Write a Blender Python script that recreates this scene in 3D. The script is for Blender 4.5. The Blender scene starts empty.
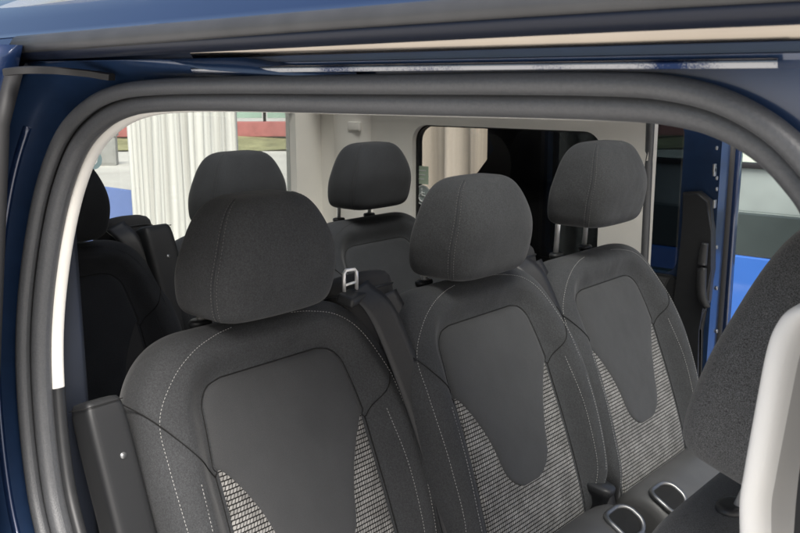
import bpy, bmesh, math, random
from mathutils import Vector, Matrix
random.seed(4)
PI = math.pi
sc = bpy.context.scene
col = sc.collection

# ------------------------------------------------------------------ camera
F, YAW, PITCH = 907.0, math.radians(40.7), math.radians(11.6)
CAM = Vector((0.0, -0.60, 1.75))
hd = Vector((-math.sin(YAW), math.cos(YAW), 0))
fw = (hd*math.cos(PITCH) + Vector((0, 0, -math.sin(PITCH)))).normalized()
rt = fw.cross(Vector((0, 0, 1))).normalized()
up = rt.cross(fw)
cd = bpy.data.cameras.new('camera')
cam = bpy.data.objects.new('camera', cd); col.objects.link(cam)
cam.matrix_world = Matrix.Translation(CAM) @ Matrix((rt, up, -fw)).transposed().to_4x4()
cd.sensor_width = 36; cd.lens = 36*F/800; cd.clip_end = 2000; cd.clip_start = .02
cd.dof.use_dof = True; cd.dof.focus_distance = 1.5; cd.dof.aperture_fstop = 22
sc.camera = cam

def at(px, py, ax, val):
    """photo pixel -> world point on the plane axis=val"""
    d = rt*((px-400)/F) - up*((py-266.5)/F) + fw
    i = 'xyz'.index(ax)
    return CAM + d*((val-CAM[i])/d[i])

# ------------------------------------------------------------------ materials
def mat(name, c, rough=.6, metal=0, coat=0, spec=.5, sheen=0, noise=None, bump=None, coatr=.05, dent=None):
    m = bpy.data.materials.new(name); m.use_nodes = True
    nt = m.node_tree; b = nt.nodes['Principled BSDF']
    b.inputs['Base Color'].default_value = (*c, 1)
    b.inputs['Roughness'].default_value = rough
    b.inputs['Metallic'].default_value = metal
    b.inputs['Coat Weight'].default_value = coat
    b.inputs['Coat Roughness'].default_value = coatr; b.inputs['Coat IOR'].default_value = 1.75
    b.inputs['Specular IOR Level'].default_value = spec
    b.inputs['Sheen Weight'].default_value = sheen
    b.inputs['Sheen Roughness'].default_value = .45
    N = nt.nodes.new; L = nt.links.new
    tc = N('ShaderNodeTexCoord')
    if noise:                                   # list of (scale, amount)
        prev = None
        for s, a in noise:
            n = N('ShaderNodeTexNoise'); n.inputs['Scale'].default_value = s; n.inputs['Detail'].default_value = 4
            L(tc.outputs['Object'], n.inputs['Vector'])
            r = N('ShaderNodeMapRange'); r.inputs['From Min'].default_value = .3; r.inputs['From Max'].default_value = .7
            r.inputs['To Min'].default_value = 1-a; r.inputs['To Max'].default_value = 1+a
            L(n.outputs['Fac'], r.inputs['Value'])
            mx = N('ShaderNodeVectorMath'); mx.operation = 'SCALE'
            if prev is None: mx.inputs[0].default_value = c
            else: L(prev, mx.inputs[0])
            L(r.outputs[0], mx.inputs['Scale']); prev = mx.outputs[0]
        L(prev, b.inputs['Base Color'])
    if bump:                                    # (scale, strength, distance)
        n = N('ShaderNodeTexNoise'); n.inputs['Scale'].default_value = bump[0]; n.inputs['Detail'].default_value = 3
        L(tc.outputs['Object'], n.inputs['Vector'])
        bp = N('ShaderNodeBump'); bp.inputs['Strength'].default_value = bump[1]; bp.inputs['Distance'].default_value = bump[2]
        L(n.outputs['Fac'], bp.inputs['Height']); L(bp.outputs[0], b.inputs['Normal'])
        if dent:
            n2 = N('ShaderNodeTexNoise'); n2.inputs['Scale'].default_value = dent[0]; n2.inputs['Detail'].default_value = 2; L(tc.outputs['Object'], n2.inputs['Vector'])
            b2 = N('ShaderNodeBump'); b2.inputs['Strength'].default_value = .5; b2.inputs['Distance'].default_value = dent[1]
            L(n2.outputs['Fac'], b2.inputs['Height']); L(b2.outputs[0], bp.inputs['Normal'])
    return m

M = {}
M['fabric'] = mat('seat_fabric', (.052, .054, .057), .92, sheen=.12, spec=.2, noise=[(1300, .35), (380, .22), (14, .07)], bump=(900, .45, .0006), dent=(13, .012))
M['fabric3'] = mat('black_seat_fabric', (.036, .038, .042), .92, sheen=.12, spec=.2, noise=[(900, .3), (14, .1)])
M['panel'] = mat('panel_fabric', (.064, .0655, .068), .9, sheen=.12, spec=.2, noise=[(1200, .2), (9, .07)], bump=(900, .15, .0004), dent=(11, .012))
M['weave'] = mat('headrest_weave', (.075, .077, .08), .92, sheen=.15, spec=.2, noise=[(1100, .8), (2600, .4)], bump=(1200, .5, .0007))
M['thread'] = mat('thread', (.36, .36, .35), .7)
M['thread_dark'] = mat('dark_thread', (.125, .125, .125), .8)
M['seam'] = mat('seam', (.008, .008, .008), .9)
M['plastic'] = mat('black_plastic', (.022, .023, .025), .42, noise=[(60, .08)], bump=(700, .12, .0004))
M['plastic2'] = mat('charcoal_plastic', (.021, .022, .024), .5, bump=(600, .15, .0005))
M['rubber'] = mat('rubber_seal', (.080, .083, .089), .42, spec=.5, noise=[(18, .05), (350, .1), (2.5, .08)], bump=(520, .4, .0008))
M['rubber2'] = mat('black_rubber', (.016, .016, .017), .6)
M['trim'] = mat('grey_trim', (.05, .051, .054), .42, noise=[(25, .12)], bump=(400, .1, .0005))
M['cream'] = mat('cream_trim', (.84, .82, .77), .7, noise=[(8, .03)], bump=(500, .12, .0005))
M['white'] = mat('pale_trim', (.74, .735, .715), .6, bump=(450, .15, .0006))
M['chrome'] = mat('chrome', (.9, .9, .9), .3, metal=.6)
M['belt'] = mat('belt_webbing', (.017, .0175, .020), .5, spec=.6, noise=[(300, .15)])
M['roll'] = mat('roll_leatherette', (.085, .085, .085), .5, noise=[(20, .08)], bump=(500, .15, .0005))
M['carpet'] = mat('carpet', (.02, .02, .021), .95, noise=[(200, .3)])
M['paint'] = mat('blue_paint', (.012, .030, .092), .28, metal=.35, coat=1, coatr=.03, noise=[(4, .05)])
M['paint_dusty'] = mat('blue_inner_paint', (.018, .042, .105), .3, metal=.2, coat=.8, coatr=.1, noise=[(30, .12)])
M['dark'] = mat('dark_lining', (.024, .029, .042), .4)
M['moulding'] = mat('polished_moulding', (.46, .41, .35), .2, metal=1, noise=[(6, .12)])
M['speckle'] = mat('wet_metal_strip', (.75, .76, .78), .15, metal=1)
def speck(m):
    nt = m.node_tree; b = nt.nodes['Principled BSDF']; N = nt.nodes.new; L = nt.links.new
    tc = N('ShaderNodeTexCoord'); a = N('ShaderNodeTexNoise'); a.inputs['Scale'].default_value = 900; a.inputs['Detail'].default_value = 3
    c = N('ShaderNodeTexNoise'); c.inputs['Scale'].default_value = 13; c.inputs['Detail'].default_value = 2
    L(tc.outputs['Object'], a.inputs[0]); L(tc.outputs['Object'], c.inputs[0])
    ad = N('ShaderNodeMath'); ad.operation = 'MULTIPLY_ADD'; ad.inputs[1].default_value = .45; L(a.outputs[0], ad.inputs[0]); L(c.outputs[0], ad.inputs[2])
    r = N('ShaderNodeMapRange'); r.inputs['From Min'].default_value = .70; r.inputs['From Max'].default_value = .86; L(ad.outputs[0], r.inputs[0])
    x = N('ShaderNodeMix'); x.data_type = 'RGBA'; x.inputs[6].default_value = (.34, .35, .37, 1); x.inputs[7].default_value = (.02, .035, .09, 1)
    L(r.outputs[0], x.inputs[0]); L(x.outputs[2], b.inputs['Base Color'])
speck(M['speckle'])
M['shadetrim'] = mat('shaded_pale_trim', (.40, .395, .385), .6, bump=(450, .15, .0006))  # pale pillar trim with the shade of its hollow put into the colour
M['lip'] = mat('dark_blue_lip', (.010, .014, .028), .38, spec=.4)
M['soft'] = mat('soft_dark_foam', (.026, .026, .028), .8, bump=(300, .2, .0005))
M['satin'] = mat('satin_metal', (.26, .26, .26), .4, metal=.9)
M['silver'] = mat('silver_rail', (.72, .73, .74), .25, metal=.7)
M['steel'] = mat('galvanised_steel', (.35, .36, .37), .4, metal=.8)

def glass(name, tint, refl=.06):
    m = bpy.data.materials.new(name); m.use_nodes = True
    nt = m.node_tree; nt.nodes.clear(); N = nt.nodes.new; L = nt.links.new
    o = N('ShaderNodeOutputMaterial'); t = N('ShaderNodeBsdfTransparent'); g = N('ShaderNodeBsdfGlossy')
    t.inputs[0].default_value = (*tint, 1); g.inputs['Roughness'].default_value = .02
    lw = N('ShaderNodeFresnel'); lw.inputs['IOR'].default_value = 1.45
    mx = N('ShaderNodeMixShader'); L(lw.outputs[0], mx.inputs[0]); L(t.outputs[0], mx.inputs[1]); L(g.outputs[0], mx.inputs[2])
    L(mx.outputs[0], o.inputs[0])
    return m
M['glass'] = glass('window_glass', (.80, .82, .80))
M['tint'] = glass('tinted_glass', (.66, .64, .60))
M['dtint'] = glass('dark_tinted_glass', (.16, .18, .20))

def woven():
    m = bpy.data.materials.new('woven_insert'); m.use_nodes = True
    nt = m.node_tree; b = nt.nodes['Principled BSDF']; N = nt.nodes.new; L = nt.links.new
    uv = N('ShaderNodeUVMap')
    nz = N('ShaderNodeTexNoise'); nz.inputs['Scale'].default_value = 60; L(uv.outputs[0], nz.inputs['Vector'])
    off = N('ShaderNodeVectorMath'); off.operation = 'SCALE'; off.inputs['Scale'].default_value = .0006
    L(nz.outputs['Color'], off.inputs[0])
    ad = N('ShaderNodeVectorMath'); ad.operation = 'ADD'; L(uv.outputs[0], ad.inputs[0]); L(off.outputs[0], ad.inputs[1])
    # slanted light floats in rows on a black ground
    br = N('ShaderNodeTexBrick'); br.inputs['Scale'].default_value = 1
    br.inputs['Brick Width'].default_value = .0062; br.inputs['Row Height'].default_value = .0075
    br.inputs['Mortar Size'].default_value = .00095; br.inputs['Mortar Smooth'].default_value = .6
    br.offset = .5; br.offset_frequency = 2; br.squash = 1
    br.inputs['Color1'].default_value = (.36, .353, .34, 1); br.inputs['Color2'].default_value = (.25, .245, .235, 1)
    br.inputs['Mortar'].default_value = (.016, .016, .016, 1)
    sep = N('ShaderNodeSeparateXYZ'); L(ad.outputs[0], sep.inputs[0])
    sh = N('ShaderNodeMath'); sh.operation = 'MULTIPLY_ADD'; sh.inputs[1].default_value = -.5
    L(sep.outputs[1], sh.inputs[0]); L(sep.outputs[0], sh.inputs[2])
    cb = N('ShaderNodeCombineXYZ'); L(sh.outputs[0], cb.inputs[0]); L(sep.outputs[1], cb.inputs[1])
    L(cb.outputs[0], br.inputs['Vector'])
    fr = N('ShaderNodeMath'); fr.operation = 'PINGPONG'; fr.inputs[1].default_value = .00375; L(sep.outputs[1], fr.inputs[0])
    st = N('ShaderNodeMapRange'); st.interpolation_type = 'SMOOTHSTEP'
    st.inputs['From Min'].default_value = .0004; st.inputs['From Max'].default_value = .0017; st.inputs['To Min'].default_value = .22; st.inputs['To Max'].default_value = 1
    L(fr.outputs[0], st.inputs['Value'])
    big = N('ShaderNodeTexNoise'); big.inputs['Scale'].default_value = 22; L(uv.outputs[0], big.inputs['Vector'])
    bm_ = N('ShaderNodeMapRange'); bm_.inputs['From Min'].default_value = .3; bm_.inputs['From Max'].default_value = .7; bm_.inputs['To Min'].default_value = .75; bm_.inputs['To Max'].default_value = 1.2; L(big.outputs[0], bm_.inputs['Value'])
    mm = N('ShaderNodeMath'); mm.operation = 'MULTIPLY'; L(st.outputs[0], mm.inputs[0]); L(bm_.outputs[0], mm.inputs[1])
    vs = N('ShaderNodeVectorMath'); vs.operation = 'SCALE'; L(br.outputs['Color'], vs.inputs[0]); L(mm.outputs[0], vs.inputs['Scale'])
    L(vs.outputs[0], b.inputs['Base Color'])
    b.inputs['Roughness'].default_value = .85; b.inputs['Specular IOR Level'].default_value = .25
    bp = N('ShaderNodeBump'); bp.inputs['Strength'].default_value = .6; bp.inputs['Distance'].default_value = .0012; bp.invert = True
    L(br.outputs['Fac'], bp.inputs['Height']); L(bp.outputs[0], b.inputs['Normal'])
    return m
M['woven'] = woven()

# ------------------------------------------------------------------ helpers
def link(name, bm, m, parent=None, smooth=True, uvfn=None):
    me = bpy.data.meshes.new(name)
    bmesh.ops.recalc_face_normals(bm, faces=bm.faces)
    bm.to_mesh(me); bm.free()
    o = bpy.data.objects.new(name, me); col.objects.link(o)
    me.materials.append(M[m] if isinstance(m, str) else m)
    if smooth:
        for p in me.polygons: p.use_smooth = True
    if parent is not None: o.parent = parent
    return o

def smooth_angle(o, a=40):
    me = o.data
    bm = bmesh.new(); bm.from_mesh(me)
    for e in bm.edges:
        if len(e.link_faces) == 2 and e.calc_face_angle(0) > math.radians(a): e.smooth = False
    bm.to_mesh(me); bm.free()
    return o

def tag(o, label, cat, group=None, kind=None):
    if label: o['label'] = label
    if cat: o['category'] = cat
    if group: o['group'] = group
    if kind: o['kind'] = kind
    return o

def empty(name, loc=(0, 0, 0), rz=0):
    o = bpy.data.objects.new(name, None); col.objects.link(o)
    o.location = loc; o.rotation_euler = (0, 0, rz); o.empty_display_size = .1
    return o

def copy_tree(o, parent=None):
    c = o.copy(); col.objects.link(c); c.parent = parent
    for ch in list(o.children): copy_tree(ch, c)
    return c

def grid(bm, rows, close_u=False, cap=False, uv=None):
    vs = [[bm.verts.new(p) for p in r] for r in rows]
    n = len(rows[0]); lay = bm.loops.layers.uv.verify() if uv else None
    for i in range(len(rows)-1):
        for j in range(n if close_u else n-1):
            k = (j+1) % n
            try: f = bm.faces.new((vs[i][j], vs[i][k], vs[i+1][k], vs[i+1][j]))
            except ValueError: continue
            if uv:
                for l, (a, b) in zip(f.loops, ((i, j), (i, k), (i+1, k), (i+1, j))): l[lay].uv = uv[a][b]
    if cap:
        for r in (vs[0], vs[-1]):
            try: bm.faces.new(r)
            except ValueError: pass
    return vs

def spline(pts, n=8, closed=False):
    P = [Vector(p) for p in pts]; out = []
    m = len(P)
    for i in range(m if closed else m-1):
        p0 = P[(i-1) % m] if (closed or i > 0) else P[0]*2-P[1]
        p1 = P[i]; p2 = P[(i+1) % m]
        p3 = P[(i+2) % m] if (closed or i+2 < m) else P[-1]*2-P[-2]
        for k in range(n):
            t = k/n
            out.append(.5*((2*p1)+(p2-p0)*t+(2*p0-5*p1+4*p2-p3)*t*t+(3*p1-p0-3*p2+p3)*t**3))
    if not closed: out.append(P[-1].copy())
    return out

def tube(bm, path, r, seg=8, closed=False, prof=None, upv=Vector((0, 0, 1))):
    """sweep a circle (or profile [(a,b)]) along path; a along side, b along 'up'"""
    rings = []; n = len(path)
    for i, p in enumerate(path):
        a = path[(i-1) % n] if (closed or i > 0) else path[0]
        b = path[(i+1) % n] if (closed or i < n-1) else path[-1]
        t = (b-a).normalized()
        s = t.cross(upv)
        if s.length < 1e-5: s = t.cross(Vector((1, 0, 0)))
        s.normalize(); u = s.cross(t)
        rr = r(i/(n-1)) if callable(r) else r
        if prof: rings.append([p+s*x*rr+u*y*rr for x, y in prof])
        else: rings.append([p+s*math.cos(2*PI*k/seg)*rr+u*math.sin(2*PI*k/seg)*rr for k in range(seg)])
    if closed: rings.append(rings[0])
    if closed:
        vs = [[bm.verts.new(q) for q in R] for R in rings[:-1]]
        for i in range(n):
            A, B = vs[i], vs[(i+1) % n]
            for k in range(len(A)):
                j = (k+1) % len(A); bm.faces.new((A[k], A[j], B[j], B[k]))
    else: grid(bm, rings, close_u=True, cap=True)

def dashes(bm, path, pitch=.0058, on=.0040, r=.0007):
    """a thread line: small stitches along a path"""
    d = 0; acc = []
    L = [0]
    for a, b in zip(path, path[1:]): L.append(L[-1]+(b-a).length)
    def pos(s):
        for i in range(len(L)-1):
            if s <= L[i+1]:
                return path[i].lerp(path[i+1], (s-L[i])/max(1e-9, L[i+1]-L[i]))
        return path[-1]
    while d+on < L[-1]:
        a, b = pos(d+random.uniform(0, .15)*on), pos(d+on*random.uniform(.85, 1.05))
        if (b-a).length > 1e-5: tube(bm, [a, a.lerp(b, .5), b], lambda t: r*(.55+.45*math.sin(PI*t)), seg=5)
        d += pitch

def box(bm, c, s, rot=None, bev=0, seg=2):
    r = bmesh.ops.create_cube(bm, size=1)
    mt = Matrix.Translation(c) @ (rot.to_4x4() if rot else Matrix()) @ Matrix.Diagonal((*s, 1))
    bmesh.ops.transform(bm, matrix=mt, verts=r['verts'])
    if bev:
        es = list({e for v in r['verts'] for e in v.link_edges})
        bmesh.ops.bevel(bm, geom=es, offset=bev, segments=seg, affect='EDGES', profile=.6)

def prism(bm, poly, axis, lo, hi, bev=0, seg=2):
    """extrude a 2-D polygon; axis 'y': poly in (x,z), axis 'x': poly in (y,z), axis 'z': (x,y)"""
    def p3(q, w):
        return {'y': (q[0], w, q[1]), 'x': (w, q[0], q[1]), 'z': (q[0], q[1], w)}[axis]
    A = [bm.verts.new(p3(q, lo)) for q in poly]; B = [bm.verts.new(p3(q, hi)) for q in poly]
    fs = [bm.faces.new(A), bm.faces.new(B[::-1])]
    n = len(poly)
    for i in range(n): fs.append(bm.faces.new((A[i], B[i], B[(i+1) % n], A[(i+1) % n])))
    if bev:
        es = list({e for f in fs[:2] for e in f.edges})
        bmesh.ops.bevel(bm, geom=es, offset=bev, segments=seg, affect='EDGES')

def rrect(x0, x1, y0, y1, r, n=8):
    out = []
    for cx, cy, a0 in ((x1-r, y1-r, 0), (x0+r, y1-r, 90), (x0+r, y0+r, 180), (x1-r, y0+r, 270)):
        for k in range(n+1):
            a = math.radians(a0+90*k/n); out.append((cx+r*math.cos(a), cy+r*math.sin(a)))
    return out

def ring_panel(bm, outer, inner, axis, lo, hi):
    """slab between an outer and an inner closed outline with equal point counts"""
    def p3(q, w):
        return {'y': (q[0], w, q[1]), 'x': (w, q[0], q[1])}[axis]
    n = len(outer)
    O0 = [bm.verts.new(p3(q, lo)) for q in outer]; O1 = [bm.verts.new(p3(q, hi)) for q in outer]
    I0 = [bm.verts.new(p3(q, lo)) for q in inner]; I1 = [bm.verts.new(p3(q, hi)) for q in inner]
    for i in range(n):
        j = (i+1) % n
        for q in ((O0[i], O0[j], I0[j], I0[i]), (O1[i], I1[i], I1[j], O1[j]), (O0[i], O1[i], O1[j], O0[j]), (I0[i], I0[j], I1[j], I1[i])):
            try: bm.faces.new(q)
            except ValueError: pass

def sstep(a, b, x):
    t = max(0, min(1, (x-a)/(b-a))); return t*t*(3-2*t)

# ------------------------------------------------------------------ seats
REC = math.radians(19.5)
SB, CB = math.sin(REC), math.cos(REC)
def S(u, v, n): return Vector((-v*SB+n*CB, u, v*CB+n*SB))
H = .640
VT = .555
def w_body(v):
    w = .232+.036*sstep(.0, .32, v)-.026*sstep(.42, .62, v)
    w -= .058*(1-sstep(.045, .17, v))
    R = .115
    if v > H-R: w = w-R+R*math.sqrt(max(0, 1-((v-(H-R))/R)**2))
    if v < .03: w -= .03*(1-math.sqrt(max(0, 1-((.03-v)/.03)**2)))
    return w
def w_field(v): return .147+.017*max(0, min(1, (VT-v)/.13))+.008*sstep(.42, .05, v)
def w_panel(v):
    vb = .208
    if v <= vb or v >= VT: return 0
    t = 1-(1-max(0, min(1, (.428-v)/.19)))**1.9; w = w_field(v)*(1-t)+.084*t
    if v < vb+.07: w *= math.sqrt(max(0, 1-((vb+.07-v)/.07)**2.2))
    if v > VT-.042: w = w-.042+.042*math.sqrt(max(0, 1-((v-(VT-.042))/.042)**2))
    return w
def n_front(u, v):
    a = abs(u)
    wf = w_field(v); r = .045
    q0, q1 = a-(wf-r), v-(VT-r)
    d = math.hypot(max(q0, 0), max(q1, 0))+min(max(q0, q1), 0)-r
    base = .050+.012*math.sin(PI*min(1, v/.55))-.010*sstep(.46, .64, v)
    raise_ = .029*sstep(-.004, .05, d)
    bol = .030*sstep(0, .07, a-wf)*(1-sstep(.36, .60, v))*sstep(-.02, .06, v)
    return base+raise_+bol
def n_body(u, v):
    w = max(w_body(v), 1e-4); t = min(1, abs(u)/w)
    f = (1-t**5)**.2
    if v > H-.075: f *= (max(0, 1-((v-(H-.075))/.075)**2.6))**(1/2.6)
    return n_front(u, v)*f
def on_body(u, v, e=.001): return S(u, v, n_body(u, v)+e)

def backrest_bm():
    bm = bmesh.new(); rows = []
    nv = 74; nu = 72
    for i in range(nv+1):
        s = i/nv; v = H*(1-(1-s)**1.5) if s > .0 else 0
        v = H*math.sin(s*PI/2)**.9 if s > .55 else H*(s/.55)*math.sin(.55*PI/2)**.9
        w = w_body(v); r = []
        for j in range(nu+1):
            t = math.sin((j/nu-.5)*PI); u = w*t
            r.append(S(u, v, n_body(u, v)))
        fb = 1.0
        if v > H-.075: fb = (max(0, 1-((v-(H-.075))/.075)**2.6))**(1/2.6)
        for j in range(1, 16):
            t = math.cos(j/16*PI); u = w*t
            r.append(S(u, v, -.055*(1-abs(t)**4)**.25*fb))
        rows.append(r)
    grid(bm, rows, close_u=True, cap=True)
    bmesh.ops.remove_doubles(bm, verts=bm.verts, dist=1e-5)
    return bm

def panel_bm():
    bm = bmesh.new(); rows = []
    v0, v1 = .2085, VT-.0006; nv = 60; nu = 36
    for i in range(nv+1):
        s = -math.cos(i/nv*PI); v = v0+(v1-v0)*(s+1)/2
        w = w_panel(v)-.0015; r = []
        w = max(w, .001)
        for j in range(nu+1):
            t = math.sin((j/nu-.5)*PI); u = w*t
            e = (1-abs(t)**14)*(1-abs(s)**24)
            r.append(S(u, v, n_body(u, v)-.004+.0115*e**.5))
        rows.append(r)
    grid(bm, rows); return bm

def insert_bm():
    bm = bmesh.new(); rows = []; uv = []
    nv, nu = 40, 44
    for i in range(nv+1):
        v = .004+.418*i/nv; w = w_field(v)-.003; r = []; q = []
        for j in range(nu+1):
            t = 2*j/nu-1; u = w*t
            e = (1-abs(t)**22)
            r.append(S(u, v, n_body(u, v)-.003+.0065*max(0, e)**.5)); q.append((u, v))
        rows.append(r); uv.append(q)
    grid(bm, rows, uv=uv); return bm

def headrest_bm(hw=.1245, hz=.0975, th=.0745, lean=.014, q0=7, q1=3.6, tw=.028):
    bm = bmesh.new(); rows = []
    nz, na = 40, 72
    for i in range(nz+1):
        s = -math.cos(i/nz*PI)*.9999
        z = hz*s
        q = q0 if s < 0 else q1
        k = (1-abs(s)**q)**(1/q)
        a = (hw-tw*sstep(-.3, 1, s)-.006*sstep(-.3, -1, s))*(.25+.75*k if abs(s) < .99999 else k)
        b = (th-.016*sstep(-.2, 1, s))*k
        a = a*k**.12
        c = lean*(s)**1-.012*sstep(0, 1, s)
        r = []
        for j in range(na):
            ph = 2*PI*j/na; cx, sy = math.cos(ph), math.sin(ph); p = 6.0
            den = (abs(cx)**p+abs(sy)**p)**(1/p)
            bulge = 1+.0*sy
            r.append(Vector((c+b*cx/den*(1+.10*(1-(sy/den)**2)), a*sy/den*bulge, z)))
        rows.append(r)
    grid(bm, rows, close_u=True, cap=True)
    return bm, rows

def collar_bm(c):
    bm = bmesh.new(); rows = []
    for (r, z) in ((.016, -.004), (.0175, .003), (.016, .007), (.011, .0085), (.0075, .0085)):
        rows.append([Vector((c[0]+r*.9*math.cos(2*PI*k/24), c[1]+r*1.25*math.sin(2*PI*k/24), c[2]+z)) for k in range(24)])
    grid(bm, rows, close_u=True, cap=True); return bm

def make_headrest(parent, loc, weave='fabric', tilt=0.0, post_gap=.068, post_len=.075, scale=1.0, px=(-.050, -.070, -.074), **kw):
    bm, rows = headrest_bm(**kw)
    hr = link('headrest', bm, weave, parent)
    hr.location = loc; hr.rotation_euler = (0, tilt, 0); hr.scale = (scale,)*3
    na = len(rows[0])
    for sgn in (1, -1):
        bs, bd = bmesh.new(), bmesh.new()
        j = round(na*(.163 if sgn > 0 else 1-.163))
        path = [r[j].copy() for r in rows[3:-3]]
        tube(bs, path, .0009, seg=6)
        for dj in (.5, -.9):
            p2 = []
            for r in rows[4:-4]:
                jj = j+sgn*dj*1.0
                a = r[int(math.floor(jj)) % na]; b = r[(int(math.floor(jj))+1) % na]
                q = a.lerp(b, jj-math.floor(jj)); cen = sum(r, Vector())/na
                p2.append(q+(q-cen).normalized()*.0006)
            dashes(bd, p2, pitch=.0055, on=.0036, r=.0007)
        link('seam', bs, 'fabric3', hr); link('stitching', bd, 'thread_dark', hr)
    for sgn in (1, -1):
        b = bmesh.new()
        tube(b, [Vector((px[0], sgn*post_gap, -.05)), Vector((px[1], sgn*post_gap, -.10)), Vector((px[2], sgn*post_gap, -.101-post_len))], .0062, seg=14)
        link('headrest_post', b, 'chrome', hr)
    return hr

def cushion_bm():
    """seat cushion, forward of the backrest hinge; x forward, y across, z up"""
    bm = bmesh.new(); rows = []
    for i in range(41):
        s = -math.cos(i/40*PI); x = .27+.27*s*.999; k = (1-abs(s)**6)**(1/6)
        w = .245*(1-(1-k)*.25); r = []
        for j in range(49):
            t = math.sin((j/48-.5)*PI); u = w*t
            zt = .03+.015*sstep(0, .5, x)+.028*sstep(.14, .2, abs(u))
            r.append(Vector((x, u, -.07+(zt+.07)*(1-abs(t)**5)**.2*k)))
        for j in range(1, 14):
            t = math.cos(j/14*PI); r.append(Vector((x, w*t, -.07-.06*(1-abs(t)**4)**.25*k)))
        rows.append(r)
    grid(bm, rows, close_u=True, cap=True); return bm
def cushion_insert_bm():
    bm = bmesh.new(); rows = []; uv = []
    for i in range(25):
        x = .06+.4*i/24; r = []; q = []
        for j in range(25):
            u = (2*j/24-1)*.135
            r.append(Vector((x, u, .0325+.015*sstep(0, .5, x)+.001))); q.append((u, x))
        rows.append(r); uv.append(q)
    grid(bm, rows, uv=uv); return bm

HRX, HRZ = -H*SB+.066, H*CB+.108                 # headrest centre in the seat's own frame
def make_seat():
    root = empty('van_seat')
    br = link('backrest', backrest_bm(), 'fabric', root)
    link('woven_insert', insert_bm(), 'woven', br)
    link('centre_panel', panel_bm(), 'panel', br)
    # seams that cut across the bolsters, and the recessed welt round the field
    def line(name, m, draw):
        b = bmesh.new(); draw(b); link(name, b, m, br)
    for sg in (1, -1):
        pts = [on_body(sg*(w_field(.415)+.001), .415, .0013), on_body(sg*.178, .430, .0013), on_body(sg*.205, .455, .0013), on_body(sg*.232, .498, .0025), on_body(sg*.248, .53, .004), on_body(sg*.256, .56, .004)]
        line('seam', 'seam', lambda b: tube(b, spline(pts, 5), .0009, seg=6))
        line('seam', 'seam', lambda b: tube(b, [on_body(sg*w_field(v), v, .0002) for v in [.01+.405*k/24 for k in range(25)]], .0014, seg=6))
    wp = [(-w_field(.415), .415)]+[(-w_panel(v)-.001, v) for v in [.42+.00445*k for k in range(30)]]+[(-w_panel(VT-.001)*.9, VT)]
    wp = wp+[(-u, v) for u, v in wp[::-1]]
    line('seam', 'seam', lambda b: tube(b, [on_body(u, v, .0002) for u, v in wp], .0011, seg=6))
    for sg in (1, -1):
        k = .026 if sg < 0 else 0
        outer = [(.214, .13), (.222, .19), (.226, .32), (.224, .45), (.214, .52), (.190, .572), (.150, .604), (.10, .620), (.06, .626)]
        line('stitching', 'thread', lambda b: dashes(b, spline([on_body(sg*(u+k*sstep(.62, .5, v)), v, .0012) for u, v in outer], 12)))
        inner = [(.194, .13), (.201, .17), (.203, .22), (.201, .32), (.194, .425)]
        line('stitching', 'thread', lambda b: dashes(b, spline([on_body(sg*(u+k*.9), v, .0016) for u, v in inner], 12)))
    top = S(0, H, 0)
    make_headrest(root, (HRX-.014, 0, HRZ+.008))
    for sg in (1, -1):
        c = S(sg*.068, H-.004, .005); c.x = HRX-.085
        link('headrest_collar', collar_bm((c.x, c.y, top.z-.002)), 'plastic', root)
    cu = link('cushion', cushion_bm(), 'fabric', root)
    link('woven_insert', cushion_insert_bm(), 'woven', cu)
    # roll across the foot of the backrest with two anchor openings
    b = bmesh.new(); rows = []
    for i in range(25):
        s = -math.cos(i/24*PI)*.9995; y = .205*s; k = (1-abs(s)**10)**.1
        rows.append([Vector((.080+.080*k*math.cos(a), y, .052+.080*k*math.sin(a))) for a in [2*PI*q/32 for q in range(32)]])
    grid(b, rows, close_u=True, cap=True)
    roll = link('base_roll', b, 'roll', root)
    for sg in (1, -1):
        a0 = math.radians(60)
        d1 = Vector((math.cos(a0), 0, math.sin(a0)))            # outward from the roll
        d2 = Vector((-math.sin(a0), 0, math.cos(a0))); d3 = Vector((0, 1, 0))
        cen = Vector((.080, sg*.150, .052))
        b = bmesh.new(); pth = []
        for q in rrect(-.042, .042, -.036, .036, .028, 6):
            ang = a0+q[1]/.0825
            pth.append(cen+Vector((math.cos(ang), 0, math.sin(ang)))*.0825+d3*q[0])
        tube(b, pth, .0056, seg=12, closed=True, upv=d1)
        link('anchor_rim', b, 'satin', roll)
        b = bmesh.new(); rows = []
        for f in (1, .6, .01):
            rows.append([cen+(p-cen)*1.0 if f == 1 else cen+d1*.0832+(p-(cen+d1*.0832))*f for p in pth])
        grid(b, rows, close_u=True); link('anchor_opening', b, 'seam', roll)
    return root

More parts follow.
